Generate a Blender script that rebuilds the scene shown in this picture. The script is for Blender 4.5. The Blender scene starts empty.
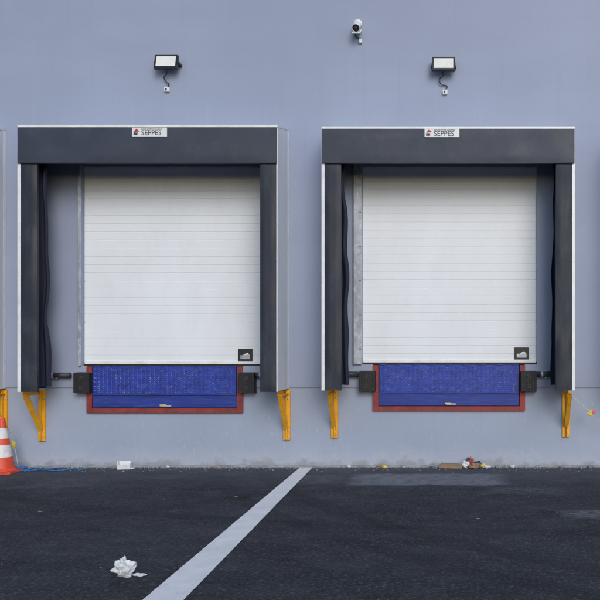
import bpy, bmesh, math, random
from mathutils import Vector, Matrix, noise
random.seed(7)
S0=76.0; D0=10.0; F=760.0; VX=463.0; VY=350.0; H=(467-350)/S0
scene=bpy.context.scene
def WX(px,d=0): return (px-VX)/(F/(D0-d))
def WZ(py,d=0): return H+(VY-py)/(F/(D0-d))
def G(px,py):
    t=F*H/(py-VY); return ((px-VX)*t/F, t-D0)

# ---------------------------------------------------------------- materials
def newmat(name):
    m=bpy.data.materials.new(name); m.use_nodes=True
    nt=m.node_tree; b=nt.nodes['Principled BSDF']; return m,nt,b
def N(nt,t,**kw):
    n=nt.nodes.new(t)
    for k,v in kw.items():
        if k in n.inputs.keys(): n.inputs[k].default_value=v
        else: setattr(n,k,v)
    return n
def L(nt,a,b): nt.links.new(a,b)
def coords(nt,scale=(1,1,1)):
    g=N(nt,'ShaderNodeNewGeometry'); mp=N(nt,'ShaderNodeMapping')
    mp.inputs['Scale'].default_value=scale
    L(nt,g.outputs['Position'],mp.inputs['Vector']); return mp.outputs[0]
def mixc(nt,fac,a,b,mode='MIX'):
    m=N(nt,'ShaderNodeMix',data_type='RGBA',blend_type=mode)
    for s,v in ((m.inputs[0],fac),(m.inputs[6],a),(m.inputs[7],b)):
        if hasattr(v,'is_linked'): L(nt,v,s)
        else: s.default_value=v if not isinstance(v,tuple) else (*v[:3],1)
    return m.outputs[2]
def noi(nt,vec,scale,detail=4,rough=.6):
    n=N(nt,'ShaderNodeTexNoise'); n.inputs['Scale'].default_value=scale
    n.inputs['Detail'].default_value=min(detail,4); n.inputs['Roughness'].default_value=rough
    L(nt,vec,n.inputs['Vector']); return n.outputs[0]
def rng(nt,v,a,b,c=0,d=1,smooth=False):
    m=N(nt,'ShaderNodeMapRange'); m.clamp=True
    if smooth: m.interpolation_type='SMOOTHSTEP'
    L(nt,v,m.inputs[0])
    for i,x in zip((1,2,3,4),(a,b,c,d)): m.inputs[i].default_value=x
    return m.outputs[0]
def mth(nt,op,a,b=0.0):
    m=N(nt,'ShaderNodeMath',operation=op)
    for i,v in enumerate((a,b)):
        if hasattr(v,'is_linked'): L(nt,v,m.inputs[i])
        else: m.inputs[i].default_value=v
    return m.outputs[0]
def bump(nt,b,h,strength=.3,dist=.01):
    n=N(nt,'ShaderNodeBump'); n.inputs['Strength'].default_value=strength; n.inputs['Distance'].default_value=dist
    L(nt,h,n.inputs['Height']); L(nt,n.outputs[0],b.inputs['Normal'])
def basic(name,col,rough=.6,metal=0,var=.25,scale=6,bs=.15,bscale=60,dirt=None,dirtamt=.5,stretch=(1,1,1)):
    m,nt,b=newmat(name)
    v=coords(nt,stretch); n=noi(nt,v,scale)
    f=rng(nt,n,.35,.65)
    lo=tuple(c*(1-var) for c in col); hi=tuple(min(1,c*(1+var*.6)) for c in col)
    c=mixc(nt,f,lo,hi)
    if dirt:
        n2=noi(nt,v,scale*2.3,8,.7); c=mixc(nt,rng(nt,n2,.52,.68,0,dirtamt),c,dirt)
    L(nt,c,b.inputs['Base Color']); b.inputs['Metallic'].default_value=metal
    L(nt,rng(nt,n,.3,.7,max(0,rough-.1),min(1,rough+.1)),b.inputs['Roughness'])
    if bs: bump(nt,b,noi(nt,v,bscale,2),bs,.004)
    return m

def wall_mat(name,col,base_dirt):
    m,nt,b=newmat(name)
    v=coords(nt); vs=coords(nt,(3.0,1,.16)); vb=coords(nt,(.35,1,1.5))
    big=noi(nt,v,.45,2); mid=noi(nt,vb,1.6,4); st=noi(nt,vs,2.2,4,.65); fine=noi(nt,v,45,2)
    c=mixc(nt,rng(nt,big,.35,.65),tuple(x*.94 for x in col),tuple(x*1.05 for x in col))
    c=mixc(nt,rng(nt,mid,.4,.7,0,.35),c,tuple(x*.88 for x in col))
    c=mixc(nt,rng(nt,st,.54,.75,0,.22),c,tuple(x*.80 for x in col))
    c=mixc(nt,rng(nt,st,.28,.40,.20,0),c,tuple(min(1,x*1.2) for x in col))
    c=mixc(nt,rng(nt,fine,.3,.7,0,.14),c,tuple(x*.8 for x in col))
    if base_dirt:
        s=N(nt,'ShaderNodeSeparateXYZ'); L(nt,v,s.inputs[0])
        blot=noi(nt,v,3.5,4,.7)
        hz=mth(nt,'ADD',s.outputs[2],mth(nt,'MULTIPLY',blot,-.45))
        c=mixc(nt,rng(nt,hz,-.24,.05,.5,0),c,(.46,.48,.54))
        c=mixc(nt,rng(nt,hz,-.22,-.14,.6,0),c,(.20,.20,.20))
        scuff=noi(nt,coords(nt,(6,1,2)),5,4,.8)
        c=mixc(nt,rng(nt,scuff,.60,.70,0,.55),c,(.50,.53,.60))
        sc2=noi(nt,coords(nt,(1.5,1,9)),4,4,.8)
        c=mixc(nt,rng(nt,sc2,.66,.72,0,.4),c,(.20,.22,.28))
    L(nt,c,b.inputs['Base Color']); b.inputs['Roughness'].default_value=.62
    h=mth(nt,'ADD',mth(nt,'MULTIPLY',fine,.6),mth(nt,'MULTIPLY',mid,3.0))
    bump(nt,b,h,.25,.006)
    return m
M={}
M['wall']=wall_mat('wall_paint',(.300,.345,.475),False)
M['plinth']=wall_mat('plinth_paint',(.325,.375,.495),True)

def asphalt():
    m,nt,b=newmat('asphalt')
    v=coords(nt); s=N(nt,'ShaderNodeSeparateXYZ'); L(nt,v,s.inputs[0])
    X,Y=s.outputs[0],s.outputs[1]
    agg=N(nt,'ShaderNodeTexVoronoi'); agg.inputs['Scale'].default_value=60; L(nt,v,agg.inputs['Vector'])
    fine=noi(nt,v,38,4,.75); mid=noi(nt,v,3.2,4,.75); big=noi(nt,v,.5,3)
    str_=noi(nt,coords(nt,(.6,1.5,1)),1.4,4,.7)
    c=mixc(nt,rng(nt,big,.35,.65),(.021,.024,.032),(.033,.037,.047))
    c=mixc(nt,rng(nt,mid,.42,.7,0,.7),c,(.062,.066,.079))
    c=mixc(nt,rng(nt,str_,.52,.72,0,.5),c,(.014,.016,.021))
    c=mixc(nt,rng(nt,fine,.50,.66,0,.65),c,(.105,.11,.128))
    c=mixc(nt,rng(nt,fine,.34,.46,.6,0),c,(.009,.010,.014))
    sp=N(nt,'ShaderNodeSeparateColor'); L(nt,agg.outputs['Color'],sp.inputs[0])
    c=mixc(nt,rng(nt,sp.outputs[0],.88,.99,0,.5),c,(.16,.17,.19))
    c=mixc(nt,rng(nt,agg.outputs[0],.2,.5,.35,0),c,(.012,.014,.018))
    # curved tyre marks
    def arc(c,cx,cy,R,w,amt):
        dx=mth(nt,'SUBTRACT',X,cx); dy=mth(nt,'SUBTRACT',Y,cy)
        r=mth(nt,'SQRT',mth(nt,'ADD',mth(nt,'MULTIPLY',dx,dx),mth(nt,'MULTIPLY',dy,dy)))
        q=mth(nt,'ABSOLUTE',mth(nt,'SUBTRACT',r,R))
        f=mth(nt,'MULTIPLY',rng(nt,q,w*.6,w,amt,0),rng(nt,mid,.38,.6))
        return mixc(nt,f,c,(.009,.010,.013))
    c=arc(c,6,3,9.2,.14,.55); c=arc(c,6,3,9.75,.12,.5); c=arc(c,-9,4,9.0,.14,.5); c=arc(c,1.5,10,13.6,.13,.45)
    yd=mth(nt,'ADD',Y,mth(nt,'MULTIPLY',mid,1.0))
    c=mixc(nt,rng(nt,yd,-1.2,.6,0,.55),c,(.13,.14,.17))
    wob=mth(nt,'MULTIPLY',mth(nt,'SUBTRACT',mid,.5),.6)
    xx=mth(nt,'ADD',X,wob); yy=mth(nt,'ADD',Y,mth(nt,'MULTIPLY',wob,.5))
    wear=noi(nt,coords(nt,(1.2,5,1)),6,4,.8)
    def patch(c,x0,x1,y0,y1,amt,col,thr=.46):
        f=mth(nt,'MULTIPLY',rng(nt,xx,x0-.12,x0+.12),rng(nt,xx,x1-.12,x1+.12,1,0))
        f=mth(nt,'MULTIPLY',f,rng(nt,yy,y0-.05,y0+.05)); f=mth(nt,'MULTIPLY',f,rng(nt,yy,y1-.05,y1+.05,1,0))
        f=mth(nt,'MULTIPLY',f,rng(nt,wear,thr-.08,thr+.12,0,amt))
        return mixc(nt,f,c,col)
    for (a,b_,c_,d_,amt,th) in ((350,500,474,485,.85,.43),(300,345,475,484,.45,.5),(568,620,510,519,.6,.47),(486,560,488,494,.35,.5),(20,110,478,488,.25,.5)):
        xa,ya=G(a,d_); xb,yb=G(b_,c_)
        c=patch(c,xa,xb,ya,yb,amt,(.24,.255,.30),th)
    L(nt,c,b.inputs['Base Color'])
    L(nt,rng(nt,str_,.35,.65,.68,.92),b.inputs['Roughness']); b.inputs['Specular IOR Level'].default_value=.22
    h=mth(nt,'ADD',mth(nt,'MULTIPLY',agg.outputs[0],-1.0),mth(nt,'MULTIPLY',fine,1.6))
    bump(nt,b,h,.8,.010)
    return m
M['asphalt']=asphalt()
def line_mat():
    m,nt,b=newmat('line_paint'); v=coords(nt)
    n=noi(nt,v,40,4,.8); n2=noi(nt,v,4,3)
    c=mixc(nt,rng(nt,n2,.35,.65),(.72,.73,.75),(.82,.83,.85))
    c=mixc(nt,rng(nt,n,.58,.70,0,.55),c,(.24,.25,.27))
    L(nt,c,b.inputs['Base Color']); b.inputs['Roughness'].default_value=.7
    bump(nt,b,n,.5,.006); return m
M['line']=line_mat()
M['door']=basic('door_panel',(.755,.785,.835),.42,0,.035,1.5,.12,90,(.60,.62,.66),.15,(1,1,.5))
M['fabric']=basic('shelter_fabric',(.030,.039,.064),.55,0,.22,2.2,.25,12,(.065,.077,.105),.3)
M['pad']=basic('shelter_pad',(.017,.022,.037),.6,0,.25,2.5,.3,14,(.06,.067,.085),.35,(1,1,.4))
M['navy']=basic('inner_curtain',(.007,.010,.034),.75,0,.3,4,.3,20)
M['side']=basic('shelter_side_fabric',(.60,.63,.69),.55,0,.08,2,.15,30,(.4,.42,.46),.2,(1,1,.3))
M['alu']=basic('aluminium_trim',(.78,.79,.80),.42,.05,.08,5,.05,60,(.45,.45,.47),.3)
M['blue']=basic('blue_steel_paint',(.018,.042,.30),.40,.1,.25,5,.12,40,(.08,.11,.36),.5,(1,1,2))
M['bluehi']=basic('blue_tread_worn',(.040,.075,.42),.33,.2,.4,9,.0,40,(.30,.35,.52),.6)
M['bluedk']=basic('blue_steel_lower',(.015,.038,.27),.45,.1,.2,4,.12,40,(.10,.11,.28),.4,(.4,1,3))
M['red']=basic('red_oxide_paint',(.27,.034,.028),.6,0,.35,7,.25,50,(.13,.06,.08),.6)
M['rubber']=basic('black_rubber',(.012,.012,.014),.65,0,.3,12,.3,60,(.05,.05,.055),.4)
M['black']=basic('black_metal',(.012,.013,.015),.4,0,.2,12,.05,60)
M['steel']=basic('galvanised_steel',(.40,.43,.49),.45,.3,.25,7,.15,40,(.66,.69,.74),.7,(1,1,.6))
M['dsteel']=basic('dark_steel',(.05,.055,.065),.5,.3,.3,9,.1,40)
M['yellow']=basic('yellow_paint',(.82,.39,.012),.45,0,.12,8,.1,50,(.5,.22,.03),.4)
M['white']=basic('white_plastic',(.74,.75,.76),.4,0,.05,8,.0,50)
M['lens']=basic('floodlight_glass',(.80,.80,.76),.15,0,.05,8,.0,50)
M['orange']=basic('cone_plastic',(.72,.075,.03),.5,0,.15,9,.1,50,(.3,.06,.04),.4)
M['conewhite']=basic('cone_band',(.70,.70,.70),.45,0,.12,9,.05,50,(.4,.38,.36),.4)
M['logo']=basic('sign_red',(.45,.03,.03),.5,0,.05,8,.0)
M['ink']=basic('sign_ink',(.04,.05,.09),.5,0,.05,8,.0)
M['bag']=basic('thin_white_plastic',(.66,.68,.71),.35,0,.12,10,.2,30)
M['rope']=basic('blue_rope',(.03,.17,.45),.6,0,.3,20,.3,120)
M['card']=basic('brown_board',(.30,.20,.13),.8,0,.2,9,.2,60,(.2,.12,.07),.4)
M['stone']=basic('pebble',(.25,.255,.27),.85,0,.55,18,.3,80,(.5,.5,.52),.6)
M['pink']=basic('pink_tape',(.70,.12,.16),.5,0,.1,8,.0)
M['ytape']=basic('yellow_tape',(.70,.56,.06),.5,0,.1,8,.0)
M['dullred']=basic('dull_red',(.28,.05,.04),.6,0,.2,8,.0)
M['twine']=basic('twine',(.62,.60,.55),.7,0,.1,8,.0)
M['roof']=basic('roof_sheet',(.3,.31,.33),.6,.2,.1,1,.1,20)
M['concrete']=basic('concrete',(.30,.31,.32),.85,0,.3,4,.3,30,(.16,.16,.17),.5)

# ---------------------------------------------------------------- builder
class B:
    def __init__(s): s.v=[];s.f=[];s.mi=[];s.sm=[];s.mats=[]
    def m(s,k):
        if k not in s.mats: s.mats.append(k)
        return s.mats.index(k)
    def add(s,vs,fs,mat,smooth=False,mtx=None):
        o=len(s.v); k=s.m(mat)
        for p in vs:
            p=Vector(p); s.v.append(mtx@p if mtx else p)
        for f in fs: s.f.append([i+o for i in f]); s.mi.append(k); s.sm.append(smooth)
    def box(s,x0,x1,y0,y1,z0,z1,mat,mtx=None):
        if x0>x1:x0,x1=x1,x0
        if y0>y1:y0,y1=y1,y0
        if z0>z1:z0,z1=z1,z0
        vs=[(x,y,z) for z in (z0,z1) for y in (y0,y1) for x in (x0,x1)]
        s.add(vs,[(0,2,3,1),(4,5,7,6),(0,1,5,4),(2,6,7,3),(0,4,6,2),(1,3,7,5)],mat,False,mtx)
    def prism(s,poly,a,b,mat,axis='x'):
        n=len(poly)
        def P(t,u,w): return {'x':(t,u,w),'y':(u,t,w),'z':(u,w,t)}[axis]
        vs=[P(a,*p) for p in poly]+[P(b,*p) for p in poly]
        fs=[tuple(range(n)),tuple(range(2*n-1,n-1,-1))]+[(i,n+i,n+(i+1)%n,(i+1)%n) for i in range(n)]
        s.add(vs,fs,mat)
    def lathe(s,prof,mat,mtx=None,n=24,smooth=True,mats=None):
        vs=[];fs=[]
        for r,z in prof:
            for i in range(n):
                a=2*math.pi*i/n; vs.append((r*math.cos(a),r*math.sin(a),z))
        for j in range(len(prof)-1):
            q=[(j*n+i,j*n+(i+1)%n,(j+1)*n+(i+1)%n,(j+1)*n+i) for i in range(n)]
            if mats:
                r0,z0=prof[j];r1,z1=prof[j+1]
                vv=[(r*math.cos(2*math.pi*i/n),r*math.sin(2*math.pi*i/n),z) for r,z in ((r0,z0),(r1,z1)) for i in range(n)]
                s.add(vv,[(i,(i+1)%n,n+(i+1)%n,n+i) for i in range(n)],mats[j],smooth,mtx)
            else: fs+=q
        if not mats: s.add(vs,fs,mat,smooth,mtx)
    def tube(s,pts,r,mat,n=8):
        pts=[Vector(p) for p in pts]; vs=[];fs=[]
        for i,p in enumerate(pts):
            t=(pts[min(i+1,len(pts)-1)]-pts[max(i-1,0)]).normalized()
            u=t.cross(Vector((0,0,1)) if abs(t.z)<.9 else Vector((0,1,0))).normalized(); w=t.cross(u)
            for k in range(n):
                a=2*math.pi*k/n; vs.append(p+u*math.cos(a)*r+w*math.sin(a)*r)
        for i in range(len(pts)-1):
            for k in range(n): fs.append((i*n+k,i*n+(k+1)%n,(i+1)*n+(k+1)%n,(i+1)*n+k))
        fs.append(tuple(range(n))[::-1]); fs.append(tuple(range((len(pts)-1)*n,len(pts)*n)))
        s.add(vs,fs,mat,True)
    def crumple(s,c,r,mat,seed,sub=3,amp=.45,freq=2.2,sq=(1,1,.7)):
        bm=bmesh.new(); bmesh.ops.create_icosphere(bm,subdivisions=sub,radius=1)
        o=Vector((seed*3.1,seed*1.7,seed*.9)); vs=[]
        for v in bm.verts:
            p=v.co.copy(); k=1+amp*noise.noise(p*freq+o)*1.6+amp*.7*abs(noise.noise(p*freq*2.6+o))
            p=p*k; vs.append(Vector((p.x*r*sq[0]+c[0],p.y*r*sq[1]+c[1],p.z*r*sq[2])))
        zm=min(v.z for v in vs)
        for v in vs: v.z=v.z-zm*(.85)+c[2]
        s.add(vs,[[v.index for v in f.verts] for f in bm.faces],mat,False); bm.free()
    def obj(s,name,bevel=0,parent=None):
        me=bpy.data.meshes.new(name); me.from_pydata([tuple(v) for v in s.v],[],s.f)
        for k in s.mats: me.materials.append(M[k])
        for p,mi,sm in zip(me.polygons,s.mi,s.sm): p.material_index=mi; p.use_smooth=sm
        bm=bmesh.new(); bm.from_mesh(me); bmesh.ops.recalc_face_normals(bm,faces=bm.faces); bm.to_mesh(me); bm.free()
        o=bpy.data.objects.new(name,me); scene.collection.objects.link(o)
        if bevel:
            md=o.modifiers.new('bevel','BEVEL'); md.width=bevel; md.segments=2; md.limit_method='ANGLE'; md.angle_limit=math.radians(50)
        if parent: o.parent=parent
        return o
def empty(name):
    e=bpy.data.objects.new(name,None); scene.collection.objects.link(e); return e

# ---------------------------------------------------------------- docks definition
PX=283.0; FP=301.0
docks=[
 dict(fl=17.5,fr=277.5,top=125.5,bot=392,hb=163.5,pil=37,pir=260,ol=82,orr=262,dbot=366,
      lx0=87,lx1=243,ly1=413,cur=50,post=(79,82),bum=(73,238)),
 dict(fl=321.5,fr=575,top=127,bot=390.5,hb=163.5,pil=341,pir=556,ol=362,orr=537,dbot=364.5,
      lx0=373,lx1=525,ly1=411,cur=347,post=(354,362),bum=(359,521)),
]
def shifted(d,sx,sf):
    e=dict(d)
    for k in ('fl','fr','pil','pir'): e[k]=d[k]+sf
    for k in ('ol','orr','lx0','lx1'): e[k]=d[k]+sx
    e['cur']=d['cur']+sf; e['post']=(d['post'][0]+sx,d['post'][1]+sx); e['bum']=(d['bum'][0]+sx,d['bum'][1]+sx)
    return e
docks=[shifted(docks[0],-PX,-FP)]+docks+[shifted(docks[1],PX+4,FP+4)]
SD=.60   # shelter depth
CLAD=1.045  # underside of upper wall cladding

# ---------------------------------------------------------------- building
bld=empty('warehouse_building')
def wall_face(name,x0,x1,z0,z1,y,holes,mat,thick=.25,):
    xs=sorted(set([x0,x1]+[h for a in holes for h in a[:2]])); zs=sorted(set([z0,z1]+[min(max(h,z0),z1) for a in holes for h in a[2:]]))
    b=B()
    for i in range(len(xs)-1):
        for j in range(len(zs)-1):
            cx=(xs[i]+xs[i+1])/2; cz=(zs[j]+zs[j+1])/2
            if any(h[0]<cx<h[1] and h[2]<cz<h[3] for h in holes): continue
            b.add([(xs[i],y,zs[j]),(xs[i+1],y,zs[j]),(xs[i+1],y,zs[j+1]),(xs[i],y,zs[j+1])],[(0,1,2,3)],mat)
    for h in holes:   # reveals
        a,c,d,e=h; d=max(d,z0); e=min(e,z1)
        b.add([(a,y,d),(a,y+thick,d),(a,y+thick,e),(a,y,e)],[(0,1,2,3)],mat)
        b.add([(c,y,d),(c,y+thick,d),(c,y+thick,e),(c,y,e)],[(0,1,2,3)],mat)
        if h[3]<z1: b.add([(a,y,e),(a,y+thick,e),(c,y+thick,e),(c,y,e)],[(0,1,2,3)],mat)
        if h[2]>z0: b.add([(a,y,d),(a,y+thick,d),(c,y+thick,d),(c,y,d)],[(0,1,2,3)],mat)
    b.add([(x0,y,z0),(x1,y,z0),(x1,y+thick,z0),(x0,y+thick,z0)],[(0,1,2,3)],mat)
    me=b.obj(name,0,bld); return me
TOPZ=9.0; XA,XB=-26.,22.
lh=[]
for d in docks:
    x0,x1=WX(d['ol']),WX(d['orr']); d['X0'],d['X1']=x0,x1
    d['fz']=WZ(d['dbot']); d['tz']=WZ(167)
    d['LX0'],d['LX1']=WX(d['lx0']),WX(d['lx1']); d['LZ']=WZ(d['ly1'])
holes=[]
for d in docks:
    holes.append((d['X0'],d['X1'],d['fz'],d['tz']))
    holes.append((d['LX0'],d['LX1'],CLAD-.5,d['fz']))
    lh.append((d['LX0'],d['LX1'],d['LZ'],CLAD+.5))
wall_face('wall_cladding',XA,XB,CLAD,TOPZ,0.0,holes,'wall')
wall_face('wall_plinth',XA,XB,-.3,CLAD+.02,0.022,lh,'plinth')
b=B(); b.box(XA-.1,XB+.1,-.12,25,TOPZ,TOPZ+.25,'roof'); b.obj('roof',.01,bld)
b=B(); b.box(XA-.02,XA+.2,.3,24.9,-.3,TOPZ-.002,'wall'); b.box(XB-.2,XB+.02,.3,24.9,-.3,TOPZ-.002,'wall'); b.box(XA,XB,24.7,24.95,-.3,TOPZ-.002,'wall')
b.box(XA+.2,XB-.2,.45,24.6,-.3,1.0,'concrete')
b.obj('rear_walls',0,bld)

# ---------------------------------------------------------------- sectional doors
for d in docks:
    b=B(); x0,x1=d['X0']-.06,d['X1']+.06; z0=d['fz']+.03; z1=d['tz']+.12; Y=.07
    prof=[(Y,z0)]; z=z0; sec=.545; n=5
    while z<z1-.01:
        zt=min(z+sec,z1); 
        k=z+sec/n
        while k<zt-.02:
            prof+=[(Y,k-.005),(Y+.004,k-.0015),(Y+.004,k+.0015),(Y,k+.005)]; k+=sec/n
        if zt<z1-.02: prof+=[(Y,zt-.008),(Y+.010,zt-.003),(Y+.010,zt+.003),(Y,zt+.008)]
        else: prof.append((Y,z1))
        z=zt
    vs=[(x,p[0],p[1]) for x in (x0,x1) for p in prof]; m=len(prof)
    b.add(vs,[(i,i+1,m+i+1,m+i) for i in range(m-1)],'door')
    b.box(x0,x1,Y+.02,Y+.05,z0,z1,'door')
    b.box(x0+.07,x1-.07,Y-.012,Y+.01,z0-.005,z0+.035,'alu')
    b.box(x0+.05,x1-.05,Y-.008,Y+.03,z0-.028,z0-.006,'rubber')
    hx=d['X1']-WX(537)+WX(522) if d['orr']>500 else WX(244)+(d['X1']-WX(262)); hz=z0+.115
    b.box(hx-.095,hx+.095,Y-.016,Y+.0,hz-.08,hz+.08,'black')
    b.box(hx-.065,hx+.065,Y-.019,Y-.016,hz-.055,hz-.005,'steel')
    b.prism([(hx-.03,hz-.004),(hx+.06,hz-.004),(hx+.03,hz+.03)],Y-.022,Y-.016,'alu','y')
    b.obj('sectional_door')
    b=B(); p0,p1=WX(d['post'][0]),WX(d['post'][1])
    b.box(p0,p1-.004,-.035,-.002,d['fz']-.0,d['tz']+.05,'steel')
    if p1-p0>.06:
        b.box(p0+.002,p0+.014,-.06,-.035,d['fz']+.0,d['tz']+.05,'steel')
        for q in range(6):
            zz=d['fz']+.2+q*.45; b.lathe([(0,0),(.010,0),(.010,.006),(0,.008)],'dsteel',Matrix.Translation((p1-.02,-.035,zz))@Matrix.Rotation(math.pi/2,4,'X'),8)
    b.obj('door_guide_rail',.003)

# ---------------------------------------------------------------- dock shelters
def curtain(b,xa,xb,y,z0,z1,mat,seed,amp=.03,fold=5):
    nx,nz=14,40; vs=[];fs=[]
    for j in range(nz+1):
        for i in range(nx+1):
            u=i/nx;t=j/nz; z=z0+(z1-z0)*t
            w=amp*math.sin(u*fold*math.pi+1.5*noise.noise(Vector((0,0,z*1.1+seed))))
            e=.05*noise.noise(Vector((seed,u,z*1.8)))*u+ .03*u*max(0,1-t*1.6)
            vs.append((xa+(xb-xa)*u+(e if xb>xa else -e),y+w+.05*noise.noise(Vector((u,seed,z*.8))),z))
    for j in range(nz):
        for i in range(nx):
            a=j*(nx+1)+i; fs.append((a,a+1,a+nx+2,a+nx+1))
    b.add(vs,fs,mat,True)
def panel_wavy(b,x0,x1,y,z0,z1,mat,seed,amp=.006,th=.03,nx=30,nz=10):
    vs=[];fs=[]
    for j in range(nz+1):
        for i in range(nx+1):
            x=x0+(x1-x0)*i/nx; z=z0+(z1-z0)*j/nz
            e=min(1,min(i,nx-i,j,nz-j)/2)
            vs.append((x,y-amp*e*(.5+noise.noise(Vector((x*1.6,z*2.2,seed)))),z))
    for j in range(nz):
        for i in range(nx):
            a=j*(nx+1)+i; fs.append((a,a+1,a+nx+2,a+nx+1))
    b.add(vs,fs,mat,True)
    b.box(x0,x1,y+.001,y+th,z0,z1,mat)
for k,d in enumerate(docks):
    e=empty('dock_shelter')
    f=SD; xl,xr=WX(d['fl'],f),WX(d['fr'],f); zt,zb=WZ(d['top'],f),WZ(d['bot'],f); zh=WZ(d['hb'],f)
    pl,pr=WX(d['pil'],f),WX(d['pir'],f); zw=zt+.10
    b=B()
    for side,xo,sg in (('l',xl,1),('r',xr,-1)):
        poly=[(-f+.03,zb+.01),(-.003,zb+.01),(-.003,zw),(-f+.03,zt-.02)]
        b.prism(poly,xo,xo+sg*.018,'side'); 
        poly2=[(-f+.05,zb+.02),(-.006,zb+.02),(-.006,zw-.03),(-f+.05,zt-.05)]
        b.prism(poly2,xo+sg*.020,xo+sg*.030,'navy')
        b.box(xo-sg*.006,xo-sg*.001,-.05,-.004,zb+.012,zw-.01,'alu')
    b.obj('side_wall',.0,e)
    b=B()
    poly=[(-f+.03,zt-.022),(-.004,zw+.002),(-.004,zw-.02),(-f+.03,zt-.045)]
    b.prism(poly,xl+.03,xr-.03,'navy')
    poly=[(-f+.01,zt+.0),(-.004,zw+.028),(-.004,zw+.005),(-f+.01,zt-.018)]
    b.prism(poly,xl+.002,xr-.002,'side'); b.obj('hood_roof',.0,e)
    b=B(); t=.038
    b.box(xl,xl+t,-f-.004,-f+.03,zb,zt-.026,'alu'); 
    b.box(xr-(t if k>=2 else .014),xr,-f-.004,-f+.03,zb,zt-.026,'alu')
    b.box(xl,xr,-f-.006,-f+.03,zt-.024,zt+.006,'alu')
    b.obj('edge_trim',.003,e)
    b=B(); 
    panel_wavy(b,xl+.006,xr-.006,-f-.012,zh,zt-.027,'fabric',k*3.3,.014)
    b.box(xl+.01,xr-.01,-f-.020,-f-.006,zh-.004,zh+.012,'pad')
    b.obj('head_curtain',0,e)
    b=B()
    panel_wavy(b,xl+t+.002,pl,-f+.005,zb,zh+.03,'pad',k+11.1,.022,.035,8,60)
    panel_wavy(b,pr,xr-(t if k>=2 else .014)-.002,-f+.005,zb,zh+.03,'pad',k+22.2,.022,.035,8,60)
    b.obj('side_pad',0,e)
    b=B()
    curtain(b,xl+.045,WX(d['cur'],.38)-(.02 if k<2 else 0),-.38,zb+.06,zt-.08,'navy',k*2.+1,.035,4)
    curtain(b,xr-.045,pr-.012,-.38,zb+.06,zt-.08,'navy',k*2.+7,.03,3)
    b.obj('inner_curtain',0,e)
    b=B()
    pxc={0:150.5-FP,1:150.5,2:442,3:442+FP}[k]
    sc=WX(pxc,f); sw=.215; sz=WZ(132.8 if k<2 else 133.5,f); ys=-f-.034
    b.box(sc-sw,sc+sw,ys,ys+.012,sz-.055,sz+.055,'white')
    b.box(sc-sw+.02,sc-sw+.07,ys-.003,ys+.0,sz-.038,sz-.006,'ink')
    b.prism([(sc-sw+.02,sz-.0),(sc-sw+.095,sz+.005),(sc-sw+.055,sz+.042)],ys-.003,ys,'logo','y')
    b.obj('maker_sign',.002,e)
    for txt,xx,zz,si in (('SEPPES',sc-.10,sz-.038,.085),('DOCK SYSTEMS LOADING',sc-.10,sz+.027,.022)):
        cu=bpy.data.curves.new('lettering','FONT'); cu.body=txt; cu.size=si; cu.extrude=.0015
        o=bpy.data.objects.new('lettering',cu); scene.collection.objects.link(o)
        o.location=(xx,ys-.002,zz); o.rotation_euler=(math.pi/2,0,0); cu.materials.append(M['ink']); o.parent=e

# ---------------------------------------------------------------- yellow brackets
def bracket(xw,zt,zb,arm):
    b=B(); w=.028
    b.box(xw-.045,xw+.045,-.010,.020,zb,zt,'yellow')
    b.box(xw-.0,xw+.010,-.055,-.0105,zb+.01,zt-.002,'yellow')
    b.box(xw-.03,xw+.03,-arm,-.012,zt-.055,zt-.045,'yellow'); b.box(xw-.03,xw-.02,-arm,-.012,zt-.0445,zt-.0,'yellow')
    p0=Vector((xw,-.03,zb+.16)); p1=Vector((xw,-arm+.03,zt-.058)); dv=p1-p0; ln=dv.length
    mt=Matrix.Translation(p0)@dv.to_track_quat('Z','X').to_matrix().to_4x4()
    b.box(-.026,.026,-.026,.026,0,ln,'yellow',mt)
    for z in (zb+.05,zb+.12,zt-.12):
        b.lathe([(0,0),(.012,0),(.012,.010),(0,.012)],'steel',Matrix.Translation((xw+.024,-.010,z))@Matrix.Rotation(math.pi/2,4,'X'),6,False)
    b.obj('support_bracket',.002)
for k,d in enumerate(docks):
    zb=WZ(d['bot'],SD)-.004
    xl=WX(d['fl'],SD);xr=WX(d['fr'],SD)
    bracket(xl+(-.03 if k<2 else .06)+.0,zb,WZ(441 if k<2 else 438),.40)
    bracket(xr-.025 if k<2 else xr-.03,zb,WZ(440 if k<2 else 437),.40)

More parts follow.
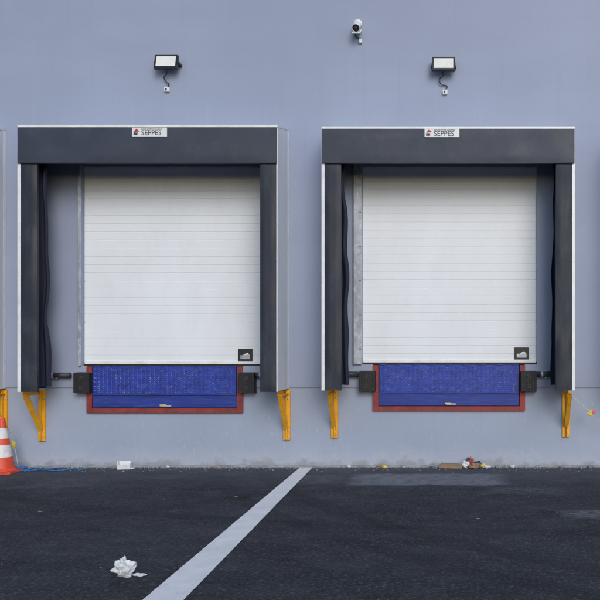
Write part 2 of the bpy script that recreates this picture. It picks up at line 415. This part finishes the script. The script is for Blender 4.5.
# ---------------------------------------------------------------- levelers, bumpers
for k,d in enumerate(docks):
    b=B(); x0,x1,zb,zt=d['LX0'],d['LX1'],d['LZ'],d['fz']-.006
    t=.072; yF=-.018
    b.box(x0,x0+t,yF,.30,zb,zt,'red'); b.box(x1-t,x1,yF,.30,zb,zt,'red'); b.box(x0+t+.001,x1-t-.001,yF-.001,.30,zb,zb+.062,'red')
    bx0,bx1=x0+t+.008,x1-t-.008
    b.box(bx0,bx1,.004,.30,zb+.066,zt+.004,'blue')
    b.box(bx0+.005,bx1-.005,-.024,.0035,zt-.36,zt-.004,'blue')
    b.box(bx0,bx1,-.012,.0033,zb+.075,zt-.365,'bluedk')
    b.box(bx0+.002,bx1-.002,-.034,-.012,zt-.375,zt-.355,'bluedk')
    px=.056; r=0; z=zt-.035
    vs=[];fs=[]
    while z>zt-.345:
        x=bx0+.03+(px/2 if r%2 else 0); c=0
        while x<bx1-.03:
            a=math.radians(45 if (c+r)%2 else -45); u=Vector((math.cos(a),0,math.sin(a)))*.021; w=Vector((-math.sin(a),0,math.cos(a)))*.006
            o=len(vs); P=Vector((x,-.0242,z)); vs+=[P+u,P+w,P-u,P-w,P+Vector((0,-.004,0))]
            fs+=[(o,o+1,o+4),(o+1,o+2,o+4),(o+2,o+3,o+4),(o+3,o,o+4)]; x+=px/2; c+=1
        z-=px/2; r+=1
    b.add(vs,fs,'bluehi')
    for i in range(9):
        xx=bx0+.05+(bx1-bx0-.1)*i/8; b.tube([(xx-.05,-.020,zt-.002),(xx+.05,-.020,zt-.002)],.009,'bluedk')
    cx=(x0+x1)/2
    b.box(cx-.055,cx+.025,-.038,-.0125,zb+.09,zb+.115,'ytape'); b.box(cx-.03,cx+.09,-.042,-.0127,zb+.084,zb+.102,'steel'); 
    b.obj('dock_leveler',.002)
    for bp in d['bum']:
        bx=WX(bp,.12); bw=.205; z1=WZ(372.5 if k<2 else 371,.12); z0=z1-.275
        b=B(); b.box(bx+.0,bx+bw,-.115,-.022,z0+.008,z1-.008,'rubber')
        b.box(bx-.006,bx+bw+.006,-.0215,-.0005,z0,z1,'dsteel')
        for i in range(6): b.box(bx+.004+i*.034,bx+.008+i*.034,-.118,-.02,z0+.02,z1-.02,'rubber')
        for zz in (z0+.075,z1-.075):
            for xx in (bx+.102,):
                mt=Matrix.Translation((xx,-.114,zz))@Matrix.Rotation(math.pi/2,4,'X')
                b.lathe([(.028,0),(.028,.006),(.020,.006),(.020,.001),(.012,.001),(.012,.008),(0,.008)],'dsteel',mt,12,False)
        b.obj('dock_bumper',.006)
    for xa,xb_ in ((d['X0']-.42,WX(d['bum'][0])-.002),(WX(d['bum'][1],.12)+.215,d['X1']+(.0 if k<2 else .24))):
        b=B(); zz=WZ(375 if k<2 else 374)
        b.tube([(xa,-.06,zz),(xb_,-.06,zz)],.034,'dsteel',14)
        b.tube([(xa+.05,-.06,zz),(xa+.08,-.06,zz)],.042,'steel',14)
        b.box(xa+.10,xa+.13,-.062,-.001,zz-.05,zz+.05,'steel'); b.obj('conduit_pipe')

# ---------------------------------------------------------------- flood lights
def flood(px,py,cx,cy):
    b=B(); X=WX(px,.15);Z=WZ(py,.15)
    R=Matrix.Translation((X,-.12,Z))@Matrix.Rotation(math.radians(-14),4,'X')
    w,h=.150,.096
    b.box(-w,w,-.022,.022,-h,h,'black',R); b.box(-w+.024,w-.024,-.0245,-.0222,-h+.028,h-.022,'lens',R)
    b.box(-w+.03,w-.03,-.0255,-.0247,.018,.022,'alu',R); 
    for i in range(9): b.box(-w+.02+i*.032,-w+.026+i*.032,.022,.045,-h+.01,h-.01,'black',R)
    b.box(X-w-.012,X-w-.006,-.130,-.004,Z-.018,Z+.012,'black'); b.box(X+w+.006,X+w+.012,-.130,-.004,Z-.018,Z+.012,'black')
    b.box(X-w-.012,X+w+.012,-.010,-.001,Z-.02,Z+.02,'black')
    cxw,czw=WX(cx),WZ(cy)
    pts=[(X-.02,-.10,Z-.05),(X-.01,-.08,Z-.13),(X-.06,-.05,Z-.17),(X-.03,-.03,Z-.23),(cxw+.02,-.02,czw+.08),(cxw,-.015,czw+.02)]
    out=[]
    P=[Vector(p) for p in pts]; P=[P[0]]+P+[P[-1]]
    for i in range(1,len(P)-2):
        for t in range(6):
            t/=6; a,bb,c,dd=P[i-1:i+3]
            out.append(.5*((2*bb)+(-a+c)*t+(2*a-5*bb+4*c-dd)*t*t+(-a+3*bb-3*c+dd)*t**3))
    out.append(P[-1]); b.tube(out,.007,'black')
    b.box(cxw-.035,cxw+.025,-.04,-.002,czw-.03,czw+.025,'white'); b.box(cxw-.022,cxw+.0,-.044,-.04,czw-.02,czw+.01,'dsteel')
    b.obj('flood_light',.003)
flood(165.5,61.5,168,90); flood(443.5,63.5,445.5,92.5)
# ---------------------------------------------------------------- security camera
b=B(); X=WX(358);Z=WZ(24)
b.lathe([(0,0),(.055,0),(.055,.022),(.03,.035),(0,.035)],'white',Matrix.Translation((X,-.002,Z))@Matrix.Rotation(math.pi/2,4,'X'),24)
b.tube([(X,-.03,Z),(X,-.07,Z-.01),(X,-.10,Z-.05)],.018,'white',10)
R=Matrix.Translation((X-.004,-.05,Z-.04))@Matrix.Rotation(math.radians(125),4,'X')@Matrix.Translation((0,0,-.02))
b.lathe([(0,-.02),(.040,-.02),(.050,0),(.052,.17),(.050,.175),(.046,.17)],'white',R,24)
b.lathe([(.046,.168),(.0,.168)],'black',R,24); b.lathe([(.02,.169),(.018,.178),(0,.18)],'dsteel',R,16)
b.box(-.056,.056,-.062,-.052,0.0,.20,'white',R)
b.tube([(X-.03,-.03,Z-.12),(X-.035,-.012,Z-.16),(X+.01,-.012,Z-.19),(X+.03,-.012,Z-.24)],.008,'black',6)
b.box(X+.015,X+.055,-.04,-.002,Z-.26,Z-.215,'white')
b.obj('security_camera',.002)

# ---------------------------------------------------------------- ground and line
me=bpy.data.meshes.new('asphalt_ground'); me.from_pydata([(-500,-500,0),(500,-500,0),(500,500,0),(-500,500,0)],[],[(0,1,2,3)])
me.materials.append(M['asphalt']); g=bpy.data.objects.new('asphalt_ground',me); scene.collection.objects.link(g)
tl=G(300,467.6);tr=G(312.5,467.6);bl=G(143,600);br=G(184,600)
def ext(a,b_,t): return (a[0]+(b_[0]-a[0])*t,a[1]+(b_[1]-a[1])*t)
bl2,br2=ext(tl,bl,1.9),ext(tr,br,1.9)
vs=[];fs=[];n=500
for i in range(n+1):
    t=i/n
    for s,(a,c) in enumerate(((tl,bl2),(tr,br2))):
        p=ext(a,c,t); j=.004*noise.noise(Vector((p[0]*12,p[1]*12,s*5)))+.003*noise.noise(Vector((p[0]*60,p[1]*60,s*5)))
        vs.append((p[0]+j,p[1],.004))
for i in range(n): fs.append((i*2,i*2+1,i*2+3,i*2+2))
me=bpy.data.meshes.new('painted_line'); me.from_pydata(vs,[],fs); me.materials.append(M['line'])
o=bpy.data.objects.new('painted_line',me); scene.collection.objects.link(o)

# gravel strip
b=B()
def peb(x,y,r):
    n=6; vs=[(x+r*random.uniform(.6,1.3)*math.cos(a*math.pi/3),y+r*random.uniform(.6,1.3)*math.sin(a*math.pi/3),.0) for a in range(n)]+[(x,y,r*random.uniform(.6,1.4))]
    b.add(vs,[(a,(a+1)%n,n) for a in range(n)],'stone')
for i in range(2600):
    x=random.uniform(-7.2,3.2); y=.02-abs(random.gauss(0,.06)); r=random.uniform(.004,.012)*(1.5 if random.random()<.05 else 1)
    if random.random()<.12: y-=random.uniform(0,.35)
    peb(x,y,r)
for i in range(45): peb(random.uniform(-7,3),random.uniform(-5.5,-.4),random.uniform(.003,.007))
b.obj('gravel')
b=B()
vs=[];fs=[];n=400
for i in range(n+1):
    x=-8+12*i/n; w=.025+.02*noise.noise(Vector((x*6,0,0)))+.02*noise.noise(Vector((x*1.3,4,0))); h=.022+.02*noise.noise(Vector((x*5,9,0)))
    vs+=[(x,.03,max(.006,h)),(x,.0,max(.005,h*.8)),(x,-max(.01,w),-.002)]
for i in range(n):
    for k in (0,1): fs.append((i*3+k,i*3+k+1,i*3+k+4,i*3+k+3))
b.add(vs,fs,'concrete'); b.obj('wall_foot_fillet')

# ---------------------------------------------------------------- traffic cone
cx,cy=G(2,472.5); b=B(); 
T=Matrix.Translation((cx,cy,0))
b.prism([(cx-.15,cy-.19),(cx+.15,cy-.19),(cx+.19,cy-.15),(cx+.19,cy+.15),(cx+.15,cy+.19),(cx-.15,cy+.19),(cx-.19,cy+.15),(cx-.19,cy-.15)],.0,.03,'orange','z')
pr=[(.165,.031),(.155,.045),(.142,.06),(.118,.20),(.1175,.20),(.092,.35),(.0915,.35),(.078,.43),(.0775,.43),(.055,.56),(.0545,.56),(.034,.68),(.028,.69),(.022,.68)]
ms=['orange']*4+['conewhite','conewhite']+['orange']*2+['conewhite','conewhite']+['orange']*3
b.lathe(pr,'orange',T,32,True,ms[:len(pr)-1]); b.obj('traffic_cone',.002)

# ---------------------------------------------------------------- small stuff
def spl(pts,k=8):
    P=[Vector(p) for p in pts]; P=[P[0]]+P+[P[-1]]; out=[]
    for i in range(1,len(P)-2):
        for t in range(k):
            t/=k; a,bb,c,dd=P[i-1:i+3]
            out.append(.5*((2*bb)+(-a+c)*t+(2*a-5*bb+4*c-dd)*t*t+(-a+3*bb-3*c+dd)*t**3))
    out.append(P[-1]); return out
b=B()
for s in range(3):
    pts=[]
    for i in range(12):
        gx,gy=G(10+i*(4.6 if s<2 else 7),471-i*.12+s*.5); pts.append((gx,gy+random.uniform(-.06,.06),.010+random.uniform(0,.02)))
    b.tube(spl(pts),.007,'rope',6)
gx,gy=G(20,470.5); b.crumple((gx,gy,.0),.045,'rope',3,3,.6,2,(1.6,1,.5))
b.obj('blue_rope')
gx,gy=G(126,469); b=B(); 
R=Matrix.Translation((gx,gy,.0))@Matrix.Rotation(math.radians(12),4,'Z')
b.box(-.10,.10,-.05,.05,.002,.012,'white',R); b.box(-.10,-.09,-.05,.05,.012,.11,'white',R); b.box(.05,.06,-.05,.05,.012,.07,'white',R)
b.box(-.09,.05,.04,.05,.012,.10,'white',R); b.box(-.088,.048,-.05,-.045,.012,.06,'bag',R); b.obj('broken_plastic_box',.003)
gx,gy=G(124,577); b=B(); b.crumple((gx,gy,0),.054,'bag',5,4,.34,1.5,(1.15,1,.85)); b.crumple((gx-.012,gy+.01,.015),.040,'bag',8,4,.38,1.7,(.95,1,1.25))
b.crumple((gx+.09,gy+.02,0),.020,'bag',2,3,.5,2.0,(2.0,1,.4)); b.obj('crumpled_plastic_bag')
gx,gy=WX(451),-.10; b=B()
R=Matrix.Translation((gx,gy,0))@Matrix.Rotation(math.radians(-5),4,'Z')
b.box(-.15,.15,-.06,.04,.004,.045,'card',R); b.box(-.13,.10,-.05,.045,.046,.058,'card',R); b.obj('cardboard_scrap',.004)
b=B()
for px,m_,r,sd,sq in ((466,'bag',.040,1,(1.1,.8,1.1)),(471,'dullred',.038,2,(.9,.8,1.5)),(477,'dsteel',.040,3,(1.2,1,1.0)),(483,'ytape',.022,4,(1,.8,1.2)),(487,'bag',.026,9,(1.3,1,.7)),(475,'card',.045,6,(1.6,1,.6)),(468,'ink',.028,12,(1,1,2.2))):
    b.crumple((WX(px),-.10+random.uniform(-.03,.03),0),r,m_,sd,3,.5,2.0,sq)
b.obj('litter_pile')
b=B()
for px,m_,r in ((385,'ytape',.022),(350,'bag',.018),(380,'card',.026),(512,'bag',.020),(497,'stone',.022),(505,'stone',.020),(404,'stone',.02),(170,'bag',.016),(250,'stone',.018),(215,'card',.016),(560,'card',.016),(433,'stone',.022),(590,'stone',.022)):
    b.crumple((WX(px),-.07,0),r,m_,px*.13,2,.6,2.2,(1.4,1,.8))
for px,py,m_,r in ((40,512,'card',.012),(478,519,'stone',.010),(236,497,'card',.010)):
    gx,gy=G(px,py); b.crumple((gx,gy,0),r,m_,px*.11,2,.6,2.2,(1.5,1,.4))
b.obj('scattered_litter')
b=B()
b.tube(spl([(WX(572,.4),-.4,WZ(396,.4)),(WX(585),-.3,WZ(409)),(WX(600),-.2,WZ(422)),(WX(640),-.1,WZ(432))]),.004,'twine',5)
tx,tz=WX(590,.28),WZ(412,.28)
b.crumple((tx,-.28,tz-.05),.022,'ytape',4,2,.6,2,(1,.4,1.6)); b.crumple((tx+.04,-.27,tz-.03),.022,'pink',6,2,.6,2,(1.2,.4,1))
b.obj('barrier_twine')
b=B()
b.tube(spl([(cx-.3,cy,.95),(cx-.03,cy-.0,.70),(WX(10,.3),-.25,WZ(438,.3)),(WX(17,.3),-.28,WZ(466,.3))]),.004,'twine',5)
b.crumple((WX(12,.3),-.27,WZ(449,.3)),.03,'ytape',14,2,.6,2,(1,.4,1.4)); b.obj('barrier_twine')

# ---------------------------------------------------------------- light
w=bpy.data.worlds.new('World'); scene.world=w; w.use_nodes=True
nt=w.node_tree; bg=nt.nodes['Background']; sky=nt.nodes.new('ShaderNodeTexSky'); sky.sky_type='NISHITA'; sky.sun_disc=False
EL=math.radians(27); AZ=math.radians(160)
sky.sun_elevation=EL; sky.sun_rotation=AZ; sky.dust_density=.8
nt.links.new(sky.outputs[0],bg.inputs[0]); bg.inputs[1].default_value=.15
sd=Vector((math.sin(AZ)*math.cos(EL),math.cos(AZ)*math.cos(EL),math.sin(EL)))
sl=bpy.data.lights.new('sun','SUN'); sl.energy=1.45; sl.angle=math.radians(30); sl.color=(1,.975,.94)
so=bpy.data.objects.new('sun',sl); scene.collection.objects.link(so); so.rotation_euler=sd.to_track_quat('Z','Y').to_euler(); so.location=sd*30
# ---------------------------------------------------------------- camera
c=bpy.data.cameras.new('camera'); co=bpy.data.objects.new('camera',c); scene.collection.objects.link(co)
co.location=(0,-D0,H); co.rotation_euler=(math.pi/2,0,0); c.sensor_width=36; c.lens=36*F/600
c.shift_x=(300-VX)/600; c.shift_y=(VY-300)/600; c.clip_end=2000; c.clip_start=.05
scene.camera=co
scene.view_settings.view_transform='Standard'; scene.view_settings.look='None'; scene.view_settings.exposure=0
